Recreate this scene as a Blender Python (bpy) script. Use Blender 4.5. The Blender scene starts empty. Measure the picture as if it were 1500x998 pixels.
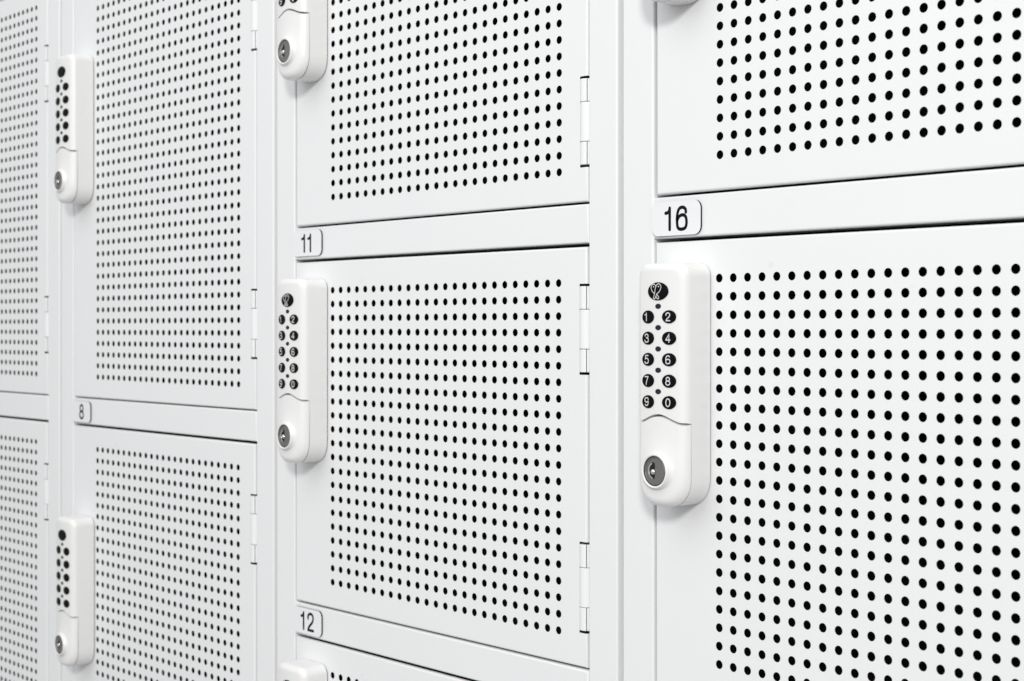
import bpy, math
from math import sin, cos, pi, sqrt

scene = bpy.context.scene
CM = 0.01
Z0 = 0.57          # world height (m) of the reference hole row
PITCH = 36.889     # cabinet pitch, cm

# ------------------------------------------------------------------ camera
cam_d = bpy.data.cameras.new("camera")
cam = bpy.data.objects.new("camera", cam_d)
scene.collection.objects.link(cam)
scene.camera = cam
cam.location = (57.7396 * CM, -64.9428 * CM, Z0 - 2.6882 * CM)
cam.rotation_euler = (pi / 2, 0, 0.8567)
cam_d.sensor_width = 36.0
cam_d.lens = 2322.86 / 1500 * 36
cam_d.shift_y = -(499 - 480.0424) / 1500
cam_d.clip_start = 0.01
cam_d.clip_end = 100
cam_d.dof.use_dof = True
cam_d.dof.focus_distance = 0.90
cam_d.dof.aperture_fstop = 18.0

# ------------------------------------------------------------------ light
world = bpy.data.worlds.new("World")
scene.world = world
world.use_nodes = True
bg = world.node_tree.nodes["Background"]
bg.inputs[0].default_value = (0.97, 0.985, 1.0, 1)
bg.inputs[1].default_value = 0.57
# even room light: pale walls and ceiling, darker floor
_nt = world.node_tree
_tc = _nt.nodes.new("ShaderNodeTexCoord"); _sp = _nt.nodes.new("ShaderNodeSeparateXYZ")
_mr = _nt.nodes.new("ShaderNodeMapRange"); _mx = _nt.nodes.new("ShaderNodeMix")
_mr.inputs["From Min"].default_value = -0.35
_mr.inputs["From Max"].default_value = 0.0
_mx.data_type = 'RGBA'
_mx.inputs["A"].default_value = (0.55, 0.55, 0.55, 1)
_mx.inputs["B"].default_value = (0.97, 0.985, 1.0, 1)
_nt.links.new(_tc.outputs["Generated"], _sp.inputs[0])
_nt.links.new(_sp.outputs["Z"], _mr.inputs["Value"])
_nt.links.new(_mr.outputs["Result"], _mx.inputs["Factor"])
_nt.links.new(_mx.outputs["Result"], bg.inputs[0])

def area(name, loc, target, size, power, color=(1, 1, 1)):
    l = bpy.data.lights.new(name, 'AREA')
    l.shape = 'SQUARE'
    l.size = size
    l.energy = power
    l.color = color
    o = bpy.data.objects.new(name, l)
    scene.collection.objects.link(o)
    o.location = loc
    import mathutils
    v = mathutils.Vector(target) - mathutils.Vector(loc)
    o.rotation_euler = v.to_track_quat('-Z', 'Y').to_euler()
    return o

area("softbox", (2.05, -2.25, Z0 + 1.20), (-0.15, 0, Z0), 0.44, 55, (1.0, 0.99, 0.97))
area("ceiling_light", (-0.2, -1.70, Z0 + 1.35), (-0.35, 0, Z0 - 0.1), 2.2, 22, (0.98, 0.99, 1.0))

vs = scene.view_settings
vs.view_transform = 'Standard'
vs.look = 'None'
vs.exposure = 0.06
vs.gamma = 1.0
vs.use_curve_mapping = False

# ------------------------------------------------------------------ materials
def mat(name, color, rough=0.4, metal=0.0, bump=0.0, bscale=900.0, var=0.0, spec=0.5, coat=0.0, smudge=False):
    m = bpy.data.materials.new(name)
    m.use_nodes = True
    nt = m.node_tree
    p = nt.nodes["Principled BSDF"]
    p.inputs["Base Color"].default_value = (*color, 1)
    p.inputs["Roughness"].default_value = rough
    p.inputs["Metallic"].default_value = metal
    p.inputs["Specular IOR Level"].default_value = spec
    p.inputs["Coat Weight"].default_value = coat
    tc = nt.nodes.new("ShaderNodeTexCoord")
    if bump > 0:
        n = nt.nodes.new("ShaderNodeTexNoise")
        n.inputs["Scale"].default_value = bscale
        n.inputs["Detail"].default_value = 3
        nt.links.new(tc.outputs["Object"], n.inputs["Vector"])
        b = nt.nodes.new("ShaderNodeBump")
        b.inputs["Strength"].default_value = bump
        b.inputs["Distance"].default_value = 0.0004
        nt.links.new(n.outputs["Fac"], b.inputs["Height"])
        nt.links.new(b.outputs["Normal"], p.inputs["Normal"])
    if var > 0:
        n2 = nt.nodes.new("ShaderNodeTexNoise")
        n2.inputs["Scale"].default_value = 14
        n2.inputs["Detail"].default_value = 6
        n2.inputs["Roughness"].default_value = 0.65
        nt.links.new(tc.outputs["Object"], n2.inputs["Vector"])
        mr = nt.nodes.new("ShaderNodeMapRange")
        mr.inputs["From Min"].default_value = 0.3
        mr.inputs["From Max"].default_value = 0.7
        mr.inputs["To Min"].default_value = rough - var
        mr.inputs["To Max"].default_value = rough + var
        nt.links.new(n2.outputs["Fac"], mr.inputs["Value"])
        nt.links.new(mr.outputs["Result"], p.inputs["Roughness"])
        mx = nt.nodes.new("ShaderNodeMix")
        mx.data_type = 'RGBA'
        mx.inputs["A"].default_value = (*[c * 0.975 for c in color], 1)
        mx.inputs["B"].default_value = (*color, 1)
        nt.links.new(n2.outputs["Fac"], mx.inputs["Factor"])
        last = mx.outputs["Result"]
        if smudge:
            # scattered faint scuffs and dust marks of the painted sheet
            n3 = nt.nodes.new("ShaderNodeTexNoise")
            n3.inputs["Scale"].default_value = 45
            n3.inputs["Detail"].default_value = 2
            nt.links.new(tc.outputs["Object"], n3.inputs["Vector"])
            r3 = nt.nodes.new("ShaderNodeMapRange")
            r3.inputs["From Min"].default_value = 0.74
            r3.inputs["From Max"].default_value = 0.82
            r3.inputs["To Min"].default_value = 0.0
            r3.inputs["To Max"].default_value = 0.25
            nt.links.new(n3.outputs["Fac"], r3.inputs["Value"])
            m3 = nt.nodes.new("ShaderNodeMix")
            m3.data_type = 'RGBA'
            m3.inputs["B"].default_value = (0.45, 0.44, 0.42, 1)
            nt.links.new(last, m3.inputs["A"])
            nt.links.new(r3.outputs["Result"], m3.inputs["Factor"])
            last = m3.outputs["Result"]
        nt.links.new(last, p.inputs["Base Color"])
    return m

M_PAINT = mat("white_powder_coat", (0.80, 0.803, 0.806), 0.48, spec=0.35, bump=0.10, bscale=1400, var=0.05, smudge=True)
M_PLAST = mat("white_lock_plastic", (0.80, 0.795, 0.785), 0.32, bump=0.05, bscale=2500, var=0.03)
M_DARK = mat("dark_interior_slit_shade", (0.012, 0.012, 0.013), 0.9, bump=0.1)
M_SHADE = mat("painted_shade", (0.03, 0.03, 0.03), 0.7, bump=0.1)  # flat black painted in for the shade of narrow gaps and seams
M_BTN = mat("black_button", (0.005, 0.005, 0.006), 0.45, bump=0.05, bscale=3000, spec=0.05)
M_LED = mat("smoked_indicator", (0.018, 0.024, 0.030), 0.25, bump=0.02, spec=0.12)
M_PRINT = mat("white_print", (0.66, 0.66, 0.66), 0.5, bump=0.02)
M_INK = mat("black_ink", (0.004, 0.004, 0.005), 0.6, bump=0.02, spec=0.15)
M_LABEL = mat("label_face", (0.80, 0.803, 0.815), 0.4, bump=0.04, bscale=2500, var=0.03)
M_METAL = mat("nickel_cylinder", (0.30, 0.29, 0.275), 0.36, metal=1.0, bump=0.35, bscale=5000, var=0.08)
M_CHROME = mat("polished_pin", (0.9, 0.9, 0.9), 0.15, metal=1.0, bump=0.02)
M_SLOT = mat("keyway_black", (0.01, 0.009, 0.008), 0.5, metal=0.3, bump=0.02)

# ------------------------------------------------------------------ mesh helpers
class MB:
    def __init__(self):
        self.v = []; self.f = []; self.mi = []
    def vert(self, x, h, z):          # h = centimetres towards the viewer
        self.v.append((x * CM, -h * CM, z * CM)); return len(self.v) - 1
    def face(self, idx, mi=0):
        self.f.append(tuple(idx)); self.mi.append(mi)
    def mesh(self, name, mats, angle=35, smooth=True):
        me = bpy.data.meshes.new(name)
        me.from_pydata(self.v, [], self.f)
        for m in mats: me.materials.append(m)
        me.polygons.foreach_set("material_index", self.mi)
        me.polygons.foreach_set("use_smooth", [smooth] * len(self.f))
        me.update()
        if smooth: me.set_sharp_from_angle(angle=math.radians(angle))
        return me

def obj(name, me, parent=None, loc=(0, 0, 0), rz=0.0):
    o = bpy.data.objects.new(name, me)
    scene.collection.objects.link(o)
    if parent: o.parent = parent
    o.location = (loc[0] * CM, -loc[1] * CM, loc[2] * CM)
    o.rotation_euler = (0, 0, rz)
    return o

def thing(name, label, cat, group, x, z):
    o = bpy.data.objects.new(name, None)
    scene.collection.objects.link(o)
    o.empty_display_size = 0.02
    o.location = (x * CM, 0, Z0 + z * CM)
    o["label"] = label; o["category"] = cat; o["group"] = group
    return o

def rounded_panel(mb, poly, r, depth, h=0.0, seg=4, rects=None, sharp=()):
    """Axis-aligned polygon (clockwise seen from the front) with a rolled edge
    of radius r and side walls running back to `depth`; rects fill its face."""
    n = len(poly)
    nrm = []
    for i in range(n):
        a = poly[i]; b = poly[(i + 1) % n]
        dx, dz = b[0] - a[0], b[1] - a[1]; L = math.hypot(dx, dz)
        nrm.append((0.0, 0.0) if i in sharp else (-dz / L, dx / L))            # outward for clockwise
    off = []
    for i in range(n):
        p = nrm[i - 1]; q = nrm[i]
        off.append((p[0] + q[0], p[1] + q[1]))
    rings = []
    for k in range(seg + 1):
        a = k / seg * pi / 2
        ins = r * (1 - sin(a)); dp = r * (1 - cos(a))
        rings.append([mb.vert(x - o[0] * ins, h - dp, z - o[1] * ins) for (x, z), o in zip(poly, off)])
    rings.append([mb.vert(x, h - depth, z) for x, z in poly])
    for a, b in zip(rings, rings[1:]):
        for i in range(n):
            j = (i + 1) % n
            mb.face((a[i], b[i], b[j], a[j]), 1 if i in sharp else 0)
    if rects is None:
        mb.face([mb.vert(x - o[0] * r, h, z - o[1] * r) for (x, z), o in zip(poly, off)])
    else:
        for x0, x1, z0, z1 in rects:
            mb.face([mb.vert(x0, h, z0), mb.vert(x1, h, z0), mb.vert(x1, h, z1), mb.vert(x0, h, z1)])
    return rings

# ------------------------------------------------------------------ perforated door
HOLE_R = 0.244
SHEET = 0.012
DOOR_X0, DOOR_X1 = -4.77, 26.46
NOTCH_X = 25.845
EDGE_R = 0.13

def door_mesh(name, rows, top, bottom, hinges, seg=20):
    """Local origin: hole column 0, top hole row. hinges: z centres."""
    mb = MB()
    # holes
    q = seg // 4
    for c in range(25):
        for r in range(rows):
            x, z = float(c), -float(r)
            cor = [mb.vert(x + .5, 0, z + .5), mb.vert(x - .5, 0, z + .5), mb.vert(x - .5, 0, z - .5), mb.vert(x + .5, 0, z - .5)]
            ring = []; back = []
            for k in range(seg):
                a = 2 * pi * k / seg
                ring.append(mb.vert(x + HOLE_R * cos(a), 0, z + HOLE_R * sin(a)))
            for k in range(seg):
                a = 2 * pi * k / seg
                back.append(mb.vert(x + HOLE_R * cos(a), -SHEET, z + HOLE_R * sin(a)))
            for s in range(4):
                for k in range(q):
                    i = s * q + k
                    mb.face((cor[s], ring[i], ring[(i + 1) % seg])[::-1])
                mb.face((cor[s - 1], cor[s], ring[s * q]))
            for k in range(seg):
                mb.face((ring[k], ring[(k + 1) % seg], back[(k + 1) % seg], back[k]))
    # outline with hinge notches in the right edge
    nh = 2.71
    hs = sorted(hinges, reverse=True)
    poly = [(DOOR_X0, bottom), (DOOR_X0, top), (DOOR_X1, top)]
    sharp = []
    for hz in hs:
        sharp += [len(poly), len(poly) + 1, len(poly) + 2]
        poly += [(DOOR_X1, hz + nh), (NOTCH_X, hz + nh), (NOTCH_X, hz - nh), (DOOR_X1, hz - nh)]
    poly += [(DOOR_X1, bottom)]
    e = EDGE_R
    zt, zb = .5, -(rows - 1) - .5
    rects = [(DOOR_X0 + e, -.5, bottom + e, top - e), (-.5, 24.5, zt, top - e), (-.5, 24.5, bottom + e, zb),
             (24.5, NOTCH_X, bottom + e, top - e)]
    cut = [top - e]
    for hz in hs: cut += [hz + nh, hz - nh]
    cut += [bottom + e]
    for i in range(0, len(cut), 2):
        rects.append((NOTCH_X, DOOR_X1 - e, cut[i + 1], cut[i]))
    rounded_panel(mb, poly, e, 0.34, rects=rects, sharp=sharp)
    return mb.mesh(name, [M_PAINT, M_DARK])  # hinge notch walls coloured near black to paint in the slit shade

def knuckle_mesh(name, length, r=0.42, seam=False):
    """Rolled barrel; end barrels show the seam where the leaf is rolled shut."""
    mb = MB(); ch = 0.03
    ang = [2 * pi * k / 24 for k in range(24)]
    if seam:
        ang = sorted([a for a in ang if not (0.70 < a < 0.96)] + [0.80, 0.81, 0.88, 0.89])
    def rad(a, rr): return rr * 0.72 if seam and 0.805 < a < 0.885 else rr
    n = len(ang)
    prof = [(r - ch, length / 2), (r, length / 2 - ch), (r, -length / 2 + ch), (r - ch, -length / 2)]
    rings = [[mb.vert(rad(a, rr) * cos(a), rad(a, rr) * sin(a), z) for a in ang] for rr, z in prof]
    mb.face(rings[0]); mb.face(rings[-1][::-1])
    for p, q in zip(rings, rings[1:]):
        for k in range(n):
            j = (k + 1) % n
            dark = 1 if seam and 0.795 < ang[k] < 0.885 else 0  # seam groove coloured black in place of its shade
            mb.face((p[k], p[j], q[j], q[k]), dark)
    return mb.mesh(name, [M_PAINT, M_SHADE])

K_END = knuckle_mesh("hinge_end", 1.36, 0.46, True)
K_MID = knuckle_mesh("hinge_middle", 2.34, 0.46)

def box_mesh(name, x0, x1, z0, z1, h0, h1, m, r=0.0):
    mb = MB()
    rings = rounded_panel(mb, [(x0, z0), (x0, z1), (x1, z1), (x1, z0)], r if r else 0.02, h1 - h0, h=h1, seg=4 if r else 1)
    mb.face(rings[-1][::-1])
    return mb.mesh(name, [m])

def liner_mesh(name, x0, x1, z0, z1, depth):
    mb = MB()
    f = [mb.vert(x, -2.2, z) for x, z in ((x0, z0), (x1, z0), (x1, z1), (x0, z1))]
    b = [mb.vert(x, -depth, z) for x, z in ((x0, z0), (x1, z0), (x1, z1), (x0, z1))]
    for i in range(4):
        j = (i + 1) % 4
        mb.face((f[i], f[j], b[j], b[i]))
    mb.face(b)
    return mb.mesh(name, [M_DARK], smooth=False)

# ------------------------------------------------------------------ numerals
def chaikin(p, n=2, closed=False):
    for _ in range(n):
        q = []
        rng = range(len(p)) if closed else range(len(p) - 1)
        if not closed: q.append(p[0])
        for i in rng:
            a = p[i]; b = p[(i + 1) % len(p)]
            q.append((a[0] * .75 + b[0] * .25, a[1] * .75 + b[1] * .25))
            q.append((a[0] * .25 + b[0] * .75, a[1] * .25 + b[1] * .75))
        if not closed: q.append(p[-1])
        p = q
    return p
def ell(cx, cy, rx, ry, n=28):
    return [(cx + rx * cos(2 * pi * k / n), cy + ry * sin(2 * pi * k / n)) for k in range(n)]
SIX = chaikin([(.47, .76), (.46, .92), (.28, 1.02), (.08, .93), (.0, .62), (.0, .3), (.04, .02), (.25, -.03), (.47, .03), (.52, .32), (.46, .60), (.25, .66), (.07, .55), (.015, .40)])
SIXB = chaikin([(.45, .86), (.40, .98), (.26, 1.02), (.08, .93), (.0, .62), (.0, .3), (.04, .02), (.25, -.03), (.47, .03), (.52, .28), (.46, .52), (.25, .57), (.07, .48), (.015, .34)])
GLYPH = {
    '0': [(ell(.25, .5, .25, .5), True)],
    '1': [(chaikin([(.0, .77), (.13, .79), (.2, .88), (.22, 1.0)]), False), ([(.222, .98), (.222, 0)], False)],
    '2': [(chaikin([(.02, .70), (.02, .9), (.25, 1.04), (.47, .92), (.49, .66), (.38, .46), (.1, .2), (.03, .0)]), False), ([(.03, 0), (.5, 0)], False)],
    '3': [(chaikin([(.02, .78), (.06, .97), (.26, 1.04), (.46, .93), (.47, .64), (.36, .55), (.2, .54)]), False),
          (chaikin([(.2, .54), (.42, .52), (.53, .34), (.5, .04), (.25, -.04), (.02, .03), (0, .22)]), False)],
    '4': [([(.38, 0), (.38, 1), (.0, .27)], False), ([(.0, .27), (.52, .27)], False)],
    '5': [([(.47, 1), (.1, 1), (.06, .54)], False), (chaikin([(.06, .54), (.22, .66), (.47, .58), (.53, .3), (.46, .02), (.22, -.03), (.03, .03), (0, .2)]), False)],
    '6': [(SIX, False)],
    '7': [([(0, 1), (.48, 1)], False), (chaikin([(.48, 1), (.33, .62), (.22, .3), (.2, 0)]), False)],
    '8': [(ell(.25, .76, .205, .24), True), (ell(.25, .26, .25, .265), True)],
    '9': [([(.5 - x, 1 - y) for x, y in SIXB], False)],
    'b6': [(SIXB, False)],
}
def stroke(mb, pts, closed, w, h):
    n = len(pts)
    L = []; R = []
    for i in range(n):
        if closed: a = pts[i - 1]; b = pts[(i + 1) % n]
        else: a = pts[max(i - 1, 0)]; b = pts[min(i + 1, n - 1)]
        def un(p, q):
            d = math.hypot(q[0] - p[0], q[1] - p[1]) or 1e-9
            return ((q[0] - p[0]) / d, (q[1] - p[1]) / d)
        t1 = un(a, pts[i]) if a != pts[i] else un(pts[i], b)
        t2 = un(pts[i], b) if b != pts[i] else t1
        tx, tz = t1[0] + t2[0], t1[1] + t2[1]
        d = math.hypot(tx, tz) or 1e-9
        tx, tz = tx / d, tz / d
        k = w / max(0.5, tx * t1[0] + tz * t1[1])
        L.append(mb.vert(pts[i][0] - tz * k, h, pts[i][1] + tx * k))
        R.append(mb.vert(pts[i][0] + tz * k, h, pts[i][1] - tx * k))
    for i in range(n if closed else n - 1):
        j = (i + 1) % n
        mb.face((R[i], R[j], L[j], L[i]))
    if not closed:
        for end, nb in ((0, 1), (n - 1, n - 2)):
            p = pts[end]; o = pts[nb]
            a0 = math.atan2(p[1] - o[1], p[0] - o[0])
            cap = [mb.vert(p[0] + w * cos(a0 - pi / 2 + pi * k / 8), h, p[1] + w * sin(a0 - pi / 2 + pi * k / 8)) for k in range(9)]
            mb.face(cap)
def glyph_mesh(ch, hx, hz, w, m):
    """hx: width scale, hz: height, centred on the origin"""
    mb = MB()
    for k, (pts, closed) in enumerate(GLYPH[ch]):
        stroke(mb, [((x - .25) * hx, (z - .5) * hz) for x, z in pts], closed, w, 0.004 * k)
    return mb.mesh("numeral_" + ch, [m], smooth=False)

# ------------------------------------------------------------------ number plates
PLATE_W, PLATE_H, PLATE_R, PLATE_T = 3.70, 1.90, 0.46, 0.13
def plate_mesh():
    mb = MB()
    pts = []
    for cx, cz, a0 in ((1, 1, 0), (-1, 1, pi / 2), (-1, -1, pi), (1, -1, 1.5 * pi)):
        for k in range(7):
            a = a0 + pi / 2 * k / 6
            pts.append((cx * (PLATE_W / 2 - PLATE_R) + PLATE_R * cos(a), cz * (PLATE_H / 2 - PLATE_R) + PLATE_R * sin(a)))
    def ring(ins, h): return [mb.vert(x * (1 - ins * 2 / PLATE_W), h, z * (1 - ins * 2 / PLATE_H)) for x, z in pts]
    a = ring(0, 0.005); b = ring(0, PLATE_T - .008); c = ring(.008, PLATE_T)
    n = len(pts)
    for i in range(n):
        j = (i + 1) % n
        mb.face((a[i], a[j], b[j], b[i]), 1)
        mb.face((b[i], b[j], c[j], c[i]), 0)
    mb.face(c, 0)
    return mb.mesh("number_plate", [M_LABEL, M_INK])
PLATE = plate_mesh()
PLATE_GLYPH = {c: glyph_mesh(c, 1.42, 1.20, 0.098, M_INK) for c in "1268"}

# ------------------------------------------------------------------ keypad lock
LW, LTOP, LRC, LBOT = 1.83, 0.84, 0.72, -12.48
HC, HS, HB = 2.27, 1.58, 0.06
def ztop(x, w, d=0.0):
    rc = LRC - d * .6; t = LTOP - d
    e = abs(x) - (w - rc)
    return t if e <= 0 else t - rc + sqrt(max(rc * rc - e * e, 0))
def zbot(x, w, d=0.0):
    R = LW - d; zc = LBOT + LW
    k = min(abs(x) / w, 1.0)
    return zc - R * (1 - k ** 2.6) ** (1 / 2.6)
def zcurve(x):
    k = min(abs(x) / 1.75, 1.0)
    return -7.88 + 0.44 * (0.5 + 0.5 * cos(pi * k))
NS, NT = 30, 20
SS = [-cos(pi * i / NS) for i in range(NS + 1)]
def block(mb, fb, ft, r, h0, bulge=0.0, rs=6, bev0=0.0):
    """fb/ft(x,w,d): lower and upper boundary; r: fillet; h0: where the walls start."""
    def hh(x, z): return HC - x * x / 16.0 + bulge * math.exp(-(x * x + (z + 10.5) ** 2) / 1.5)
    def boundary(d, hfun):
        w = LW - d
        idx = []
        for s in SS: idx.append((s * w, ft(s * w, w, d)))
        for t in range(NT - 1, -1, -1):
            idx.append((w, fb(w, w, d) + (ft(w, w, d) - fb(w, w, d)) * t / NT))
        for s in SS[::-1][1:]: idx.append((s * w, fb(s * w, w, d)))
        for t in range(1, NT):
            idx.append((-w, fb(-w, w, d) + (ft(-w, w, d) - fb(-w, w, d)) * t / NT))
        return [mb.vert(x, hfun(x, z), z) for x, z in idx]
    rings = []
    if bev0: rings.append(boundary(bev0, lambda x, z: h0))
    rings.append(boundary(0, lambda x, z: h0 + bev0))
    for k in range(rs):
        a = k / rs * pi / 2
        rings.append(boundary(r * (1 - cos(a)), lambda x, z, a=a: hh(x, z) - r + r * sin(a)))
    n = len(rings[0])
    # face grid
    w = LW - r
    def gz(s, t): return fb(s * w, w, r) + (ft(s * w, w, r) - fb(s * w, w, r)) * t / NT
    grid = [[mb.vert(s * w, hh(s * w, gz(s, t)), gz(s, t)) for s in SS] for t in range(NT + 1)]
    for t in range(NT):
        for i in range(NS):
            mb.face((grid[t][i], grid[t][i + 1], grid[t + 1][i + 1], grid[t + 1][i]))
    last = grid[NT][:] + [grid[t][NS] for t in range(NT - 1, -1, -1)] + grid[0][::-1][1:] + [grid[t][0] for t in range(1, NT)]
    rings.append(last)
    for a, b in zip(rings, rings[1:]):
        for i in range(n):
            j = (i + 1) % n
            mb.face((a[i], b[i], b[j], a[j])[::-1])

def housing_mesh():
    mb = MB()
    # base: full outline, walls only plus face under the cover
    def outl(d):
        w = LW - d; p = []
        for s in SS: p.append((s * w, ztop(s * w, w, d)))
        for s in SS[::-1]: p.append((s * w, zbot(s * w, w, d)))
        return p
    rings = []
    for d, h in ((0.04, HB), (0.0, HB + 0.04), (0.0, HS)):
        rings.append([mb.vert(x, h, z) for x, z in outl(d)])
    n = len(rings[0])
    for a, b in zip(rings, rings[1:]):
        for i in range(n):
            j = (i + 1) % n
            mb.face((a[i], b[i], b[j], a[j])[::-1])
    mb.face(rings[0])
    mb.face(rings[-1][::-1])
    block(mb, lambda x, w, d: zcurve(x) + .0 + min(d, .03), lambda x, w, d: ztop(x, w, d), 0.40, HS)
    return mb.mesh("lock_housing", [M_PLAST], angle=40)
def cover_mesh():
    mb = MB()
    block(mb, lambda x, w, d: zbot(x, w, d), lambda x, w, d: zcurve(x) - .055 - min(d, .05), 0.46, HS + 0.045, bulge=0.24, bev0=0.045)
    return mb.mesh("lock_cover", [M_PLAST], angle=40)
def lathe(name, prof, m, n=40, angle=40):
    mb = MB()
    rings = [[mb.vert(r * cos(2 * pi * k / n), h, r * sin(2 * pi * k / n)) for k in range(n)] for r, h in prof if r > 0]
    for a, b in zip(rings, rings[1:]):
        for k in range(n):
            j = (k + 1) % n
            mb.face((a[k], a[j], b[j], b[k]))
    if prof[-1][0] == 0:
        mb.face(rings[-1])
    return mb.mesh(name, [m], angle=angle)
def shade_rim_mesh():  # added black rim that paints the contact shade between lock and door
    mb = MB()
    d = 0.07; w = LW - d
    p = [(s * w, ztop(s * w, w, d)) for s in SS] + [(s * w, zbot(s * w, w, d)) for s in SS[::-1]]
    a = [mb.vert(x, 0.004, z) for x, z in p]; b = [mb.vert(x, HB, z) for x, z in p]
    for i in range(len(p)):
        j = (i + 1) % len(p)
        mb.face((a[i], a[j], b[j], b[i]))
    return mb.mesh("lock_shade_rim", [M_SHADE])
def button_mesh(name, rx, rz, t, m, n=32, dots=()):
    mb = MB()
    prof = [(1.0, -0.06), (1.0, t * .35), (.985, t * .7), (.93, t * .93), (.8, t), (.45, t * 1.08)]
    rings = [[mb.vert(rx * k * cos(2 * pi * i / n), h, rz * k * sin(2 * pi * i / n)) for i in range(n)] for k, h in prof]
    for a, b in zip(rings, rings[1:]):
        for i in range(n):
            j = (i + 1) % n
            mb.face((a[i], a[j], b[j], b[i]))
    mb.face(rings[-1])
    for dx, dz in dots:       # raised touch dots
        r = 0.032
        rg = [[mb.vert(dx + r * k * cos(2 * pi * i / 8), t * 1.02 + hh, dz + r * k * sin(2 * pi * i / 8)) for i in range(8)] for k, hh in ((1, 0), (.75, .022), (.3, .03))]
        for a, b in zip(rg, rg[1:]):
            for i in range(8):
                j = (i + 1) % 8
                mb.face((a[i], a[j], b[j], b[i]))
        mb.face(rg[-1])
    return mb.mesh(name, [m], angle=50)

H_HOUSING = housing_mesh()
H_COVER = cover_mesh()
H_SHADE_RIM = shade_rim_mesh()
COLLAR = lathe("collar", [(1.22, HC + .0), (1.14, HC + .055), (1.07, HC + .10), (1.02, HC + .17), (.985, HC + .25), (.955, HC + .315), (.91, HC + .35), (.86, HC + .345), (.83, HC + .32), (.82, HC + .12)], M_PLAST)
GAP_SHADE = lathe("gap_shade", [(.83, HC + .285), (.755, HC + .285), (.755, HC + .1)], M_SHADE)  # black ring painting in the shade of the gap around the cylinder
CYL = lathe("key_cylinder", [(.765, HC + .10), (.765, HC + .27), (.745, HC + .29), (.70, HC + .285), (.69, HC + .265), (0, HC + .265)], M_METAL)
def plug_mesh():
    # raised crescent rim on the left of the keyway and the keyway pocket
    mb = MB()
    n = 24
    for r0, r1 in ((.40, .455),):
        a = []; b = []; c = []; d = []
        for k in range(n + 1):
            t = pi * .62 + pi * .80 * k / n
            a.append(mb.vert(r0 * cos(t), .0, r0 * sin(t))); b.append(mb.vert(r0 * cos(t), .03, r0 * sin(t)))
            c.append(mb.vert(r1 * cos(t), .03, r1 * sin(t))); d.append(mb.vert(r1 * cos(t), .0, r1 * sin(t)))
        for p, q in ((a, b), (b, c), (c, d)):
            for k in range(n): mb.face((p[k], p[k + 1], q[k + 1], q[k]))
    return mb.mesh("keyway_rim", [M_CHROME])
RIM = plug_mesh()
def slot_mesh():
    mb = MB()
    pts = [(x * 1.25, z * 1.15) for x, z in ((-.13, -.36), (.07, -.40), (.13, -.2), (.06, -.05), (.13, .15), (.10, .40), (-.06, .42), (-.17, .2), (-.19, -.1))]
    mb.face([mb.vert(x, 0, z) for x, z in chaikin(pts, 2, True)])
    return mb.mesh("keyway", [M_SLOT], smooth=False)
SLOT = slot_mesh()
def ball_mesh(r):
    mb = MB(); n = 14; rg = []
    for i in range(1, 8):
        a = pi * i / 16
        rg.append([mb.vert(r * sin(a) * cos(2 * pi * k / n), r * cos(a) * .7, r * sin(a) * sin(2 * pi * k / n)) for k in range(n)])
    mb.face(rg[0][::-1])
    for a, b in zip(rg, rg[1:]):
        for k in range(n): mb.face((a[k], a[(k + 1) % n], b[(k + 1) % n], b[k]))
    return mb.mesh("pin", [M_CHROME], angle=80)
PIN = ball_mesh(.16)
BTN_LOGO = button_mesh("emblem_button", .745, .495, .07, M_BTN, dots=((.52, .03),))
DOTS = {'1': 1, '2': 2, '3': 2, '4': 3, '5': 2, '6': 3, '7': 4, '8': 3, '9': 2, '0': 3}
def dots_for(c):
    full = ((.27, .05), (.37, .05), (.37, -.04), (.27, -.04))
    return full[:DOTS[c]]
BTN = {c: button_mesh("button_" + c, .475, .36, .06, M_BTN, dots=dots_for(c)) for c in "1234567890"}
BTN_GLYPH = {c: glyph_mesh("b6" if c == "6" else c, .56, .42, .031, M_PRINT) for c in "1234567890"}
LEDM = button_mesh("indicator", .215, .145, .025, M_LED, n=20)
def emblem_mesh():
    mb = MB()
    sx = .745 / 162; sz = .495 / 146
    def cv(l): return [((x - 483) * sx, (505 - y) * sz) for x, y in l]
    lines = [
        [(462, 428), (444, 392), (412, 384), (380, 426), (390, 482), (412, 520), (438, 540)],
        [(474, 550), (448, 632), (420, 620), (438, 560), (446, 520), (449, 470), (462, 428), (482, 394), (514, 378), (551, 424), (537, 476), (516, 516), (474, 550)],
        [(474, 550), (514, 602), (502, 632), (480, 622), (463, 584)],
    ]
    for k, l in enumerate(lines): stroke(mb, chaikin(cv(l)), False, .022, .004 * k)
    for cx, cy in ((424, 430), (506, 430)):
        p = ell(cx, cy, 9, 11, 12); mb.face([mb.vert((x - 483) * sx, .002, (505 - y) * sz) for x, y in p][::-1])
    return mb.mesh("emblem", [M_PRINT], smooth=False)
EMBLEM = emblem_mesh()

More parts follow.
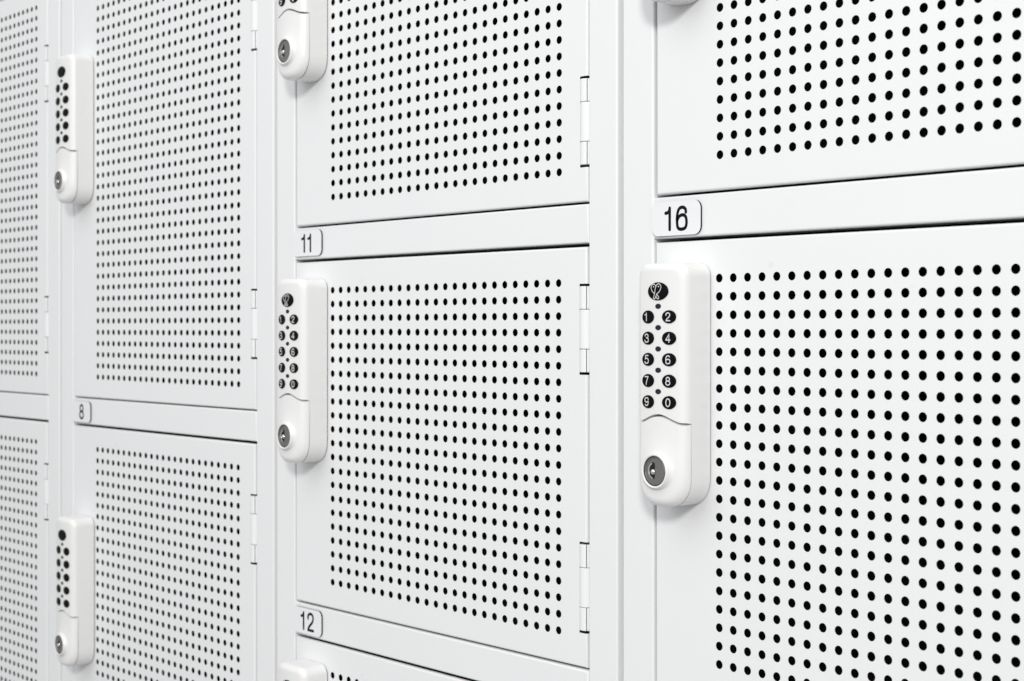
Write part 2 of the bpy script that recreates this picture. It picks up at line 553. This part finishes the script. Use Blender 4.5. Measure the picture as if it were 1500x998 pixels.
def hfront(x): return HC - x * x / 16.0
def make_lock(label, x, z, printed=True):
    t = thing("keypad_lock", label, "lock", "keypad locks on the locker doors", x, z)
    obj("shade_rim", H_SHADE_RIM, t)
    obj("housing", H_HOUSING, t)
    cv = obj("cover", H_COVER, t)
    obj("collar", COLLAR, cv, (0.0, 0, -10.5))
    cy = obj("key_cylinder", CYL, t, (0.0, 0, -10.5))
    obj("gap_shade", GAP_SHADE, cy)
    obj("keyway", SLOT, cy, (-.14, HC + .269, 0))
    obj("keyway_rim", RIM, cy, (-.02, HC + .266, 0))
    obj("pin", PIN, cy, (-.13, HC + .262, -.05))
    b = obj("emblem_button", BTN_LOGO, t, (0, hfront(0), -.71))
    if printed: obj("emblem", EMBLEM, b, (0, .081, 0))
    for r in range(5):
        zz = -2.105 - 1.163 * r
        for c, xx in enumerate((-.785, .785)):
            ch = "1234567890"[r * 2 + c]
            b = obj("button", BTN[ch], t, (xx, hfront(xx), zz), rz=math.atan(xx / 8.0))
            if printed: obj("numeral", BTN_GLYPH[ch], b, (-.06 if c == 0 else -.04, .071, 0))
        obj("indicator", LEDM, t, (0, hfront(0), zz + .578))
    return t

# ------------------------------------------------------------------ cabinets
TOP, BOT = 29.86, -50.62
CAB_X0, CAB_X1 = -7.43, 29.03
RAIL_X0, RAIL_X1 = -4.98, 26.60
GAP = 0.17
D_SMALL = door_mesh("perforated_door_small", 22, 2.11, -22.90, (-2.79, -18.15))
D_TALL_U = door_mesh("perforated_door_tall", 36, 1.97, -36.90, (-6.55, -30.30))
D_TALL_L = door_mesh("perforated_door_tall_low", 36, 1.95, -36.99, (-4.62, -28.4))
UPRIGHT_L = box_mesh("upright_left", CAB_X0, -4.955, BOT - 5, TOP + 5, -2.2, 0.0, M_PAINT, 0.14)
UPRIGHT_R = box_mesh("upright_right", 26.62, CAB_X1, BOT - 5, TOP + 5, -2.2, 0.0, M_PAINT, 0.14)
SIDE_L = box_mesh("side_left", CAB_X0 + .01, CAB_X0 + .12, BOT - 5, TOP + 5, -40, -2.25, M_PAINT)
SIDE_R = box_mesh("side_right", CAB_X1 - .12, CAB_X1 - .01, BOT - 5, TOP + 5, -40, -2.25, M_PAINT)
BACK = box_mesh("back_panel", CAB_X0 + .01, CAB_X1 - .01, BOT - 5, TOP + 5, -40.2, -40.05, M_PAINT)
LID = box_mesh("cabinet_top", CAB_X0 + .01, CAB_X1 - .01, TOP + 5.02, TOP + 5.2, -40, 0, M_PAINT)
BASE = box_mesh("cabinet_base", CAB_X0 + .01, CAB_X1 - .01, BOT - 5.2, BOT - 5.02, -40, 0, M_PAINT)

def rail_mesh(z0, z1):
    return box_mesh("rail", RAIL_X0, RAIL_X1, z0, z1, -1.7, 0.0, M_PAINT, 0.12)

def cabinet(k, label, doors, rails, plates):
    t = thing("locker_cabinet", label, "locker", "perforated locker cabinets standing side by side", -k * PITCH, 0)
    for m, nme in ((UPRIGHT_L, "upright"), (UPRIGHT_R, "upright"), (SIDE_L, "side_panel"), (SIDE_R, "side_panel"), (BACK, "back_panel"), (LID, "top_panel"), (BASE, "base_panel")):
        obj(nme, m, t)
    for z0, z1 in rails + [(TOP + GAP, TOP + 5), (BOT - 5, BOT - GAP)]:
        obj("rail", rail_mesh(z0, z1), t)
    for me, x, z, hinges, lo, hi, lab in doors:
        d = obj("door", me, t, (x, 0, z))
        d["label"] = lab
        for hz in hinges:
            for m, dz in ((K_END, 1.88), (K_MID, 0), (K_END, -1.88)):
                obj("hinge_knuckle", m, d, (26.11, -.375, hz + dz))
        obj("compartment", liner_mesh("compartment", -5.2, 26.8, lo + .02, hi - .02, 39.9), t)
    for txt, z in plates:
        p = obj("number_plate", PLATE, t, (-3.10, 0, z))
        p["label"] = "white number plate reading " + txt
        n = len(txt)
        for i, c in enumerate(txt):
            if n == 2:
                xx = (-.62 if i == 0 else .33)
            else:
                xx = 0.0
            if txt == "11": xx = (-.52, .28)[i]
            obj("numeral", PLATE_GLYPH[c], p, (xx + .12 + (0.08 if c == '1' else 0), PLATE_T + .004, 0))
    return t

SH = (-2.79, -18.15)
R1 = (2.33, 4.65); R2 = (2.33 - 27.70, 4.65 - 27.70)
RB = (-11.45, -9.13)
def comps_small(lbl):
    return [(D_SMALL, .05, 27.70, SH, 4.65 - 1.1, TOP + 1.2, lbl[0]),
            (D_SMALL, 0, 0, SH, -24.2, 3.5, lbl[1]),
            (D_SMALL, 0, -27.70, SH, BOT - 1.2, -24.25, lbl[2])]
def comps_tall(lbl):
    return [(D_TALL_U, 0, 27.89, (-6.55, -30.30), -10.3, TOP + 1.2, lbl[0]),
            (D_TALL_L, -.07, -13.61, (-4.62, -28.4), BOT - 1.2, -10.35, lbl[1])]

cabinet(0, "white steel locker with perforated doors and number plate 16, nearest the camera",
        comps_small(("perforated door above the 16 plate", "perforated door below the 16 plate", "perforated door at the bottom")), [R1, R2], [("16", 3.40)])
cabinet(1, "white perforated locker in the middle with number plates 11 and 12",
        comps_small(("perforated door above the 11 plate", "perforated door between plates 11 and 12", "perforated door below the 12 plate")), [R1, R2], [("11", 3.50), ("12", -24.24)])
cabinet(2, "white locker with tall perforated doors and number plate 8",
        comps_tall(("tall perforated door above the 8 plate", "tall perforated door below the 8 plate")), [RB], [("8", -10.33)])
cabinet(3, "white locker with tall perforated doors, farthest away at the left edge",
        comps_tall(("tall perforated upper door", "tall perforated lower door")), [RB], [])

# ------------------------------------------------------------------ locks
LX = -2.40
make_lock("white keypad lock on the door under number plate 16, largest and nearest", LX, 0)
make_lock("white keypad lock cut off by the top edge above number plate 16", LX, 27.70)
make_lock("white keypad lock on the door between number plates 11 and 12", LX - PITCH, 0)
make_lock("white keypad lock above number plate 11, only its key cylinder end showing", LX - PITCH, 27.72)
make_lock("white keypad lock below number plate 12, only its top showing", LX - PITCH, -27.90)
make_lock("small far white keypad lock on the tall door above number plate 8", LX - 2 * PITCH - .15, 20.97, printed=False)   # too far away for its print to show
make_lock("small far white keypad lock on the tall door below number plate 8", LX - 2 * PITCH, -20.60, printed=False)
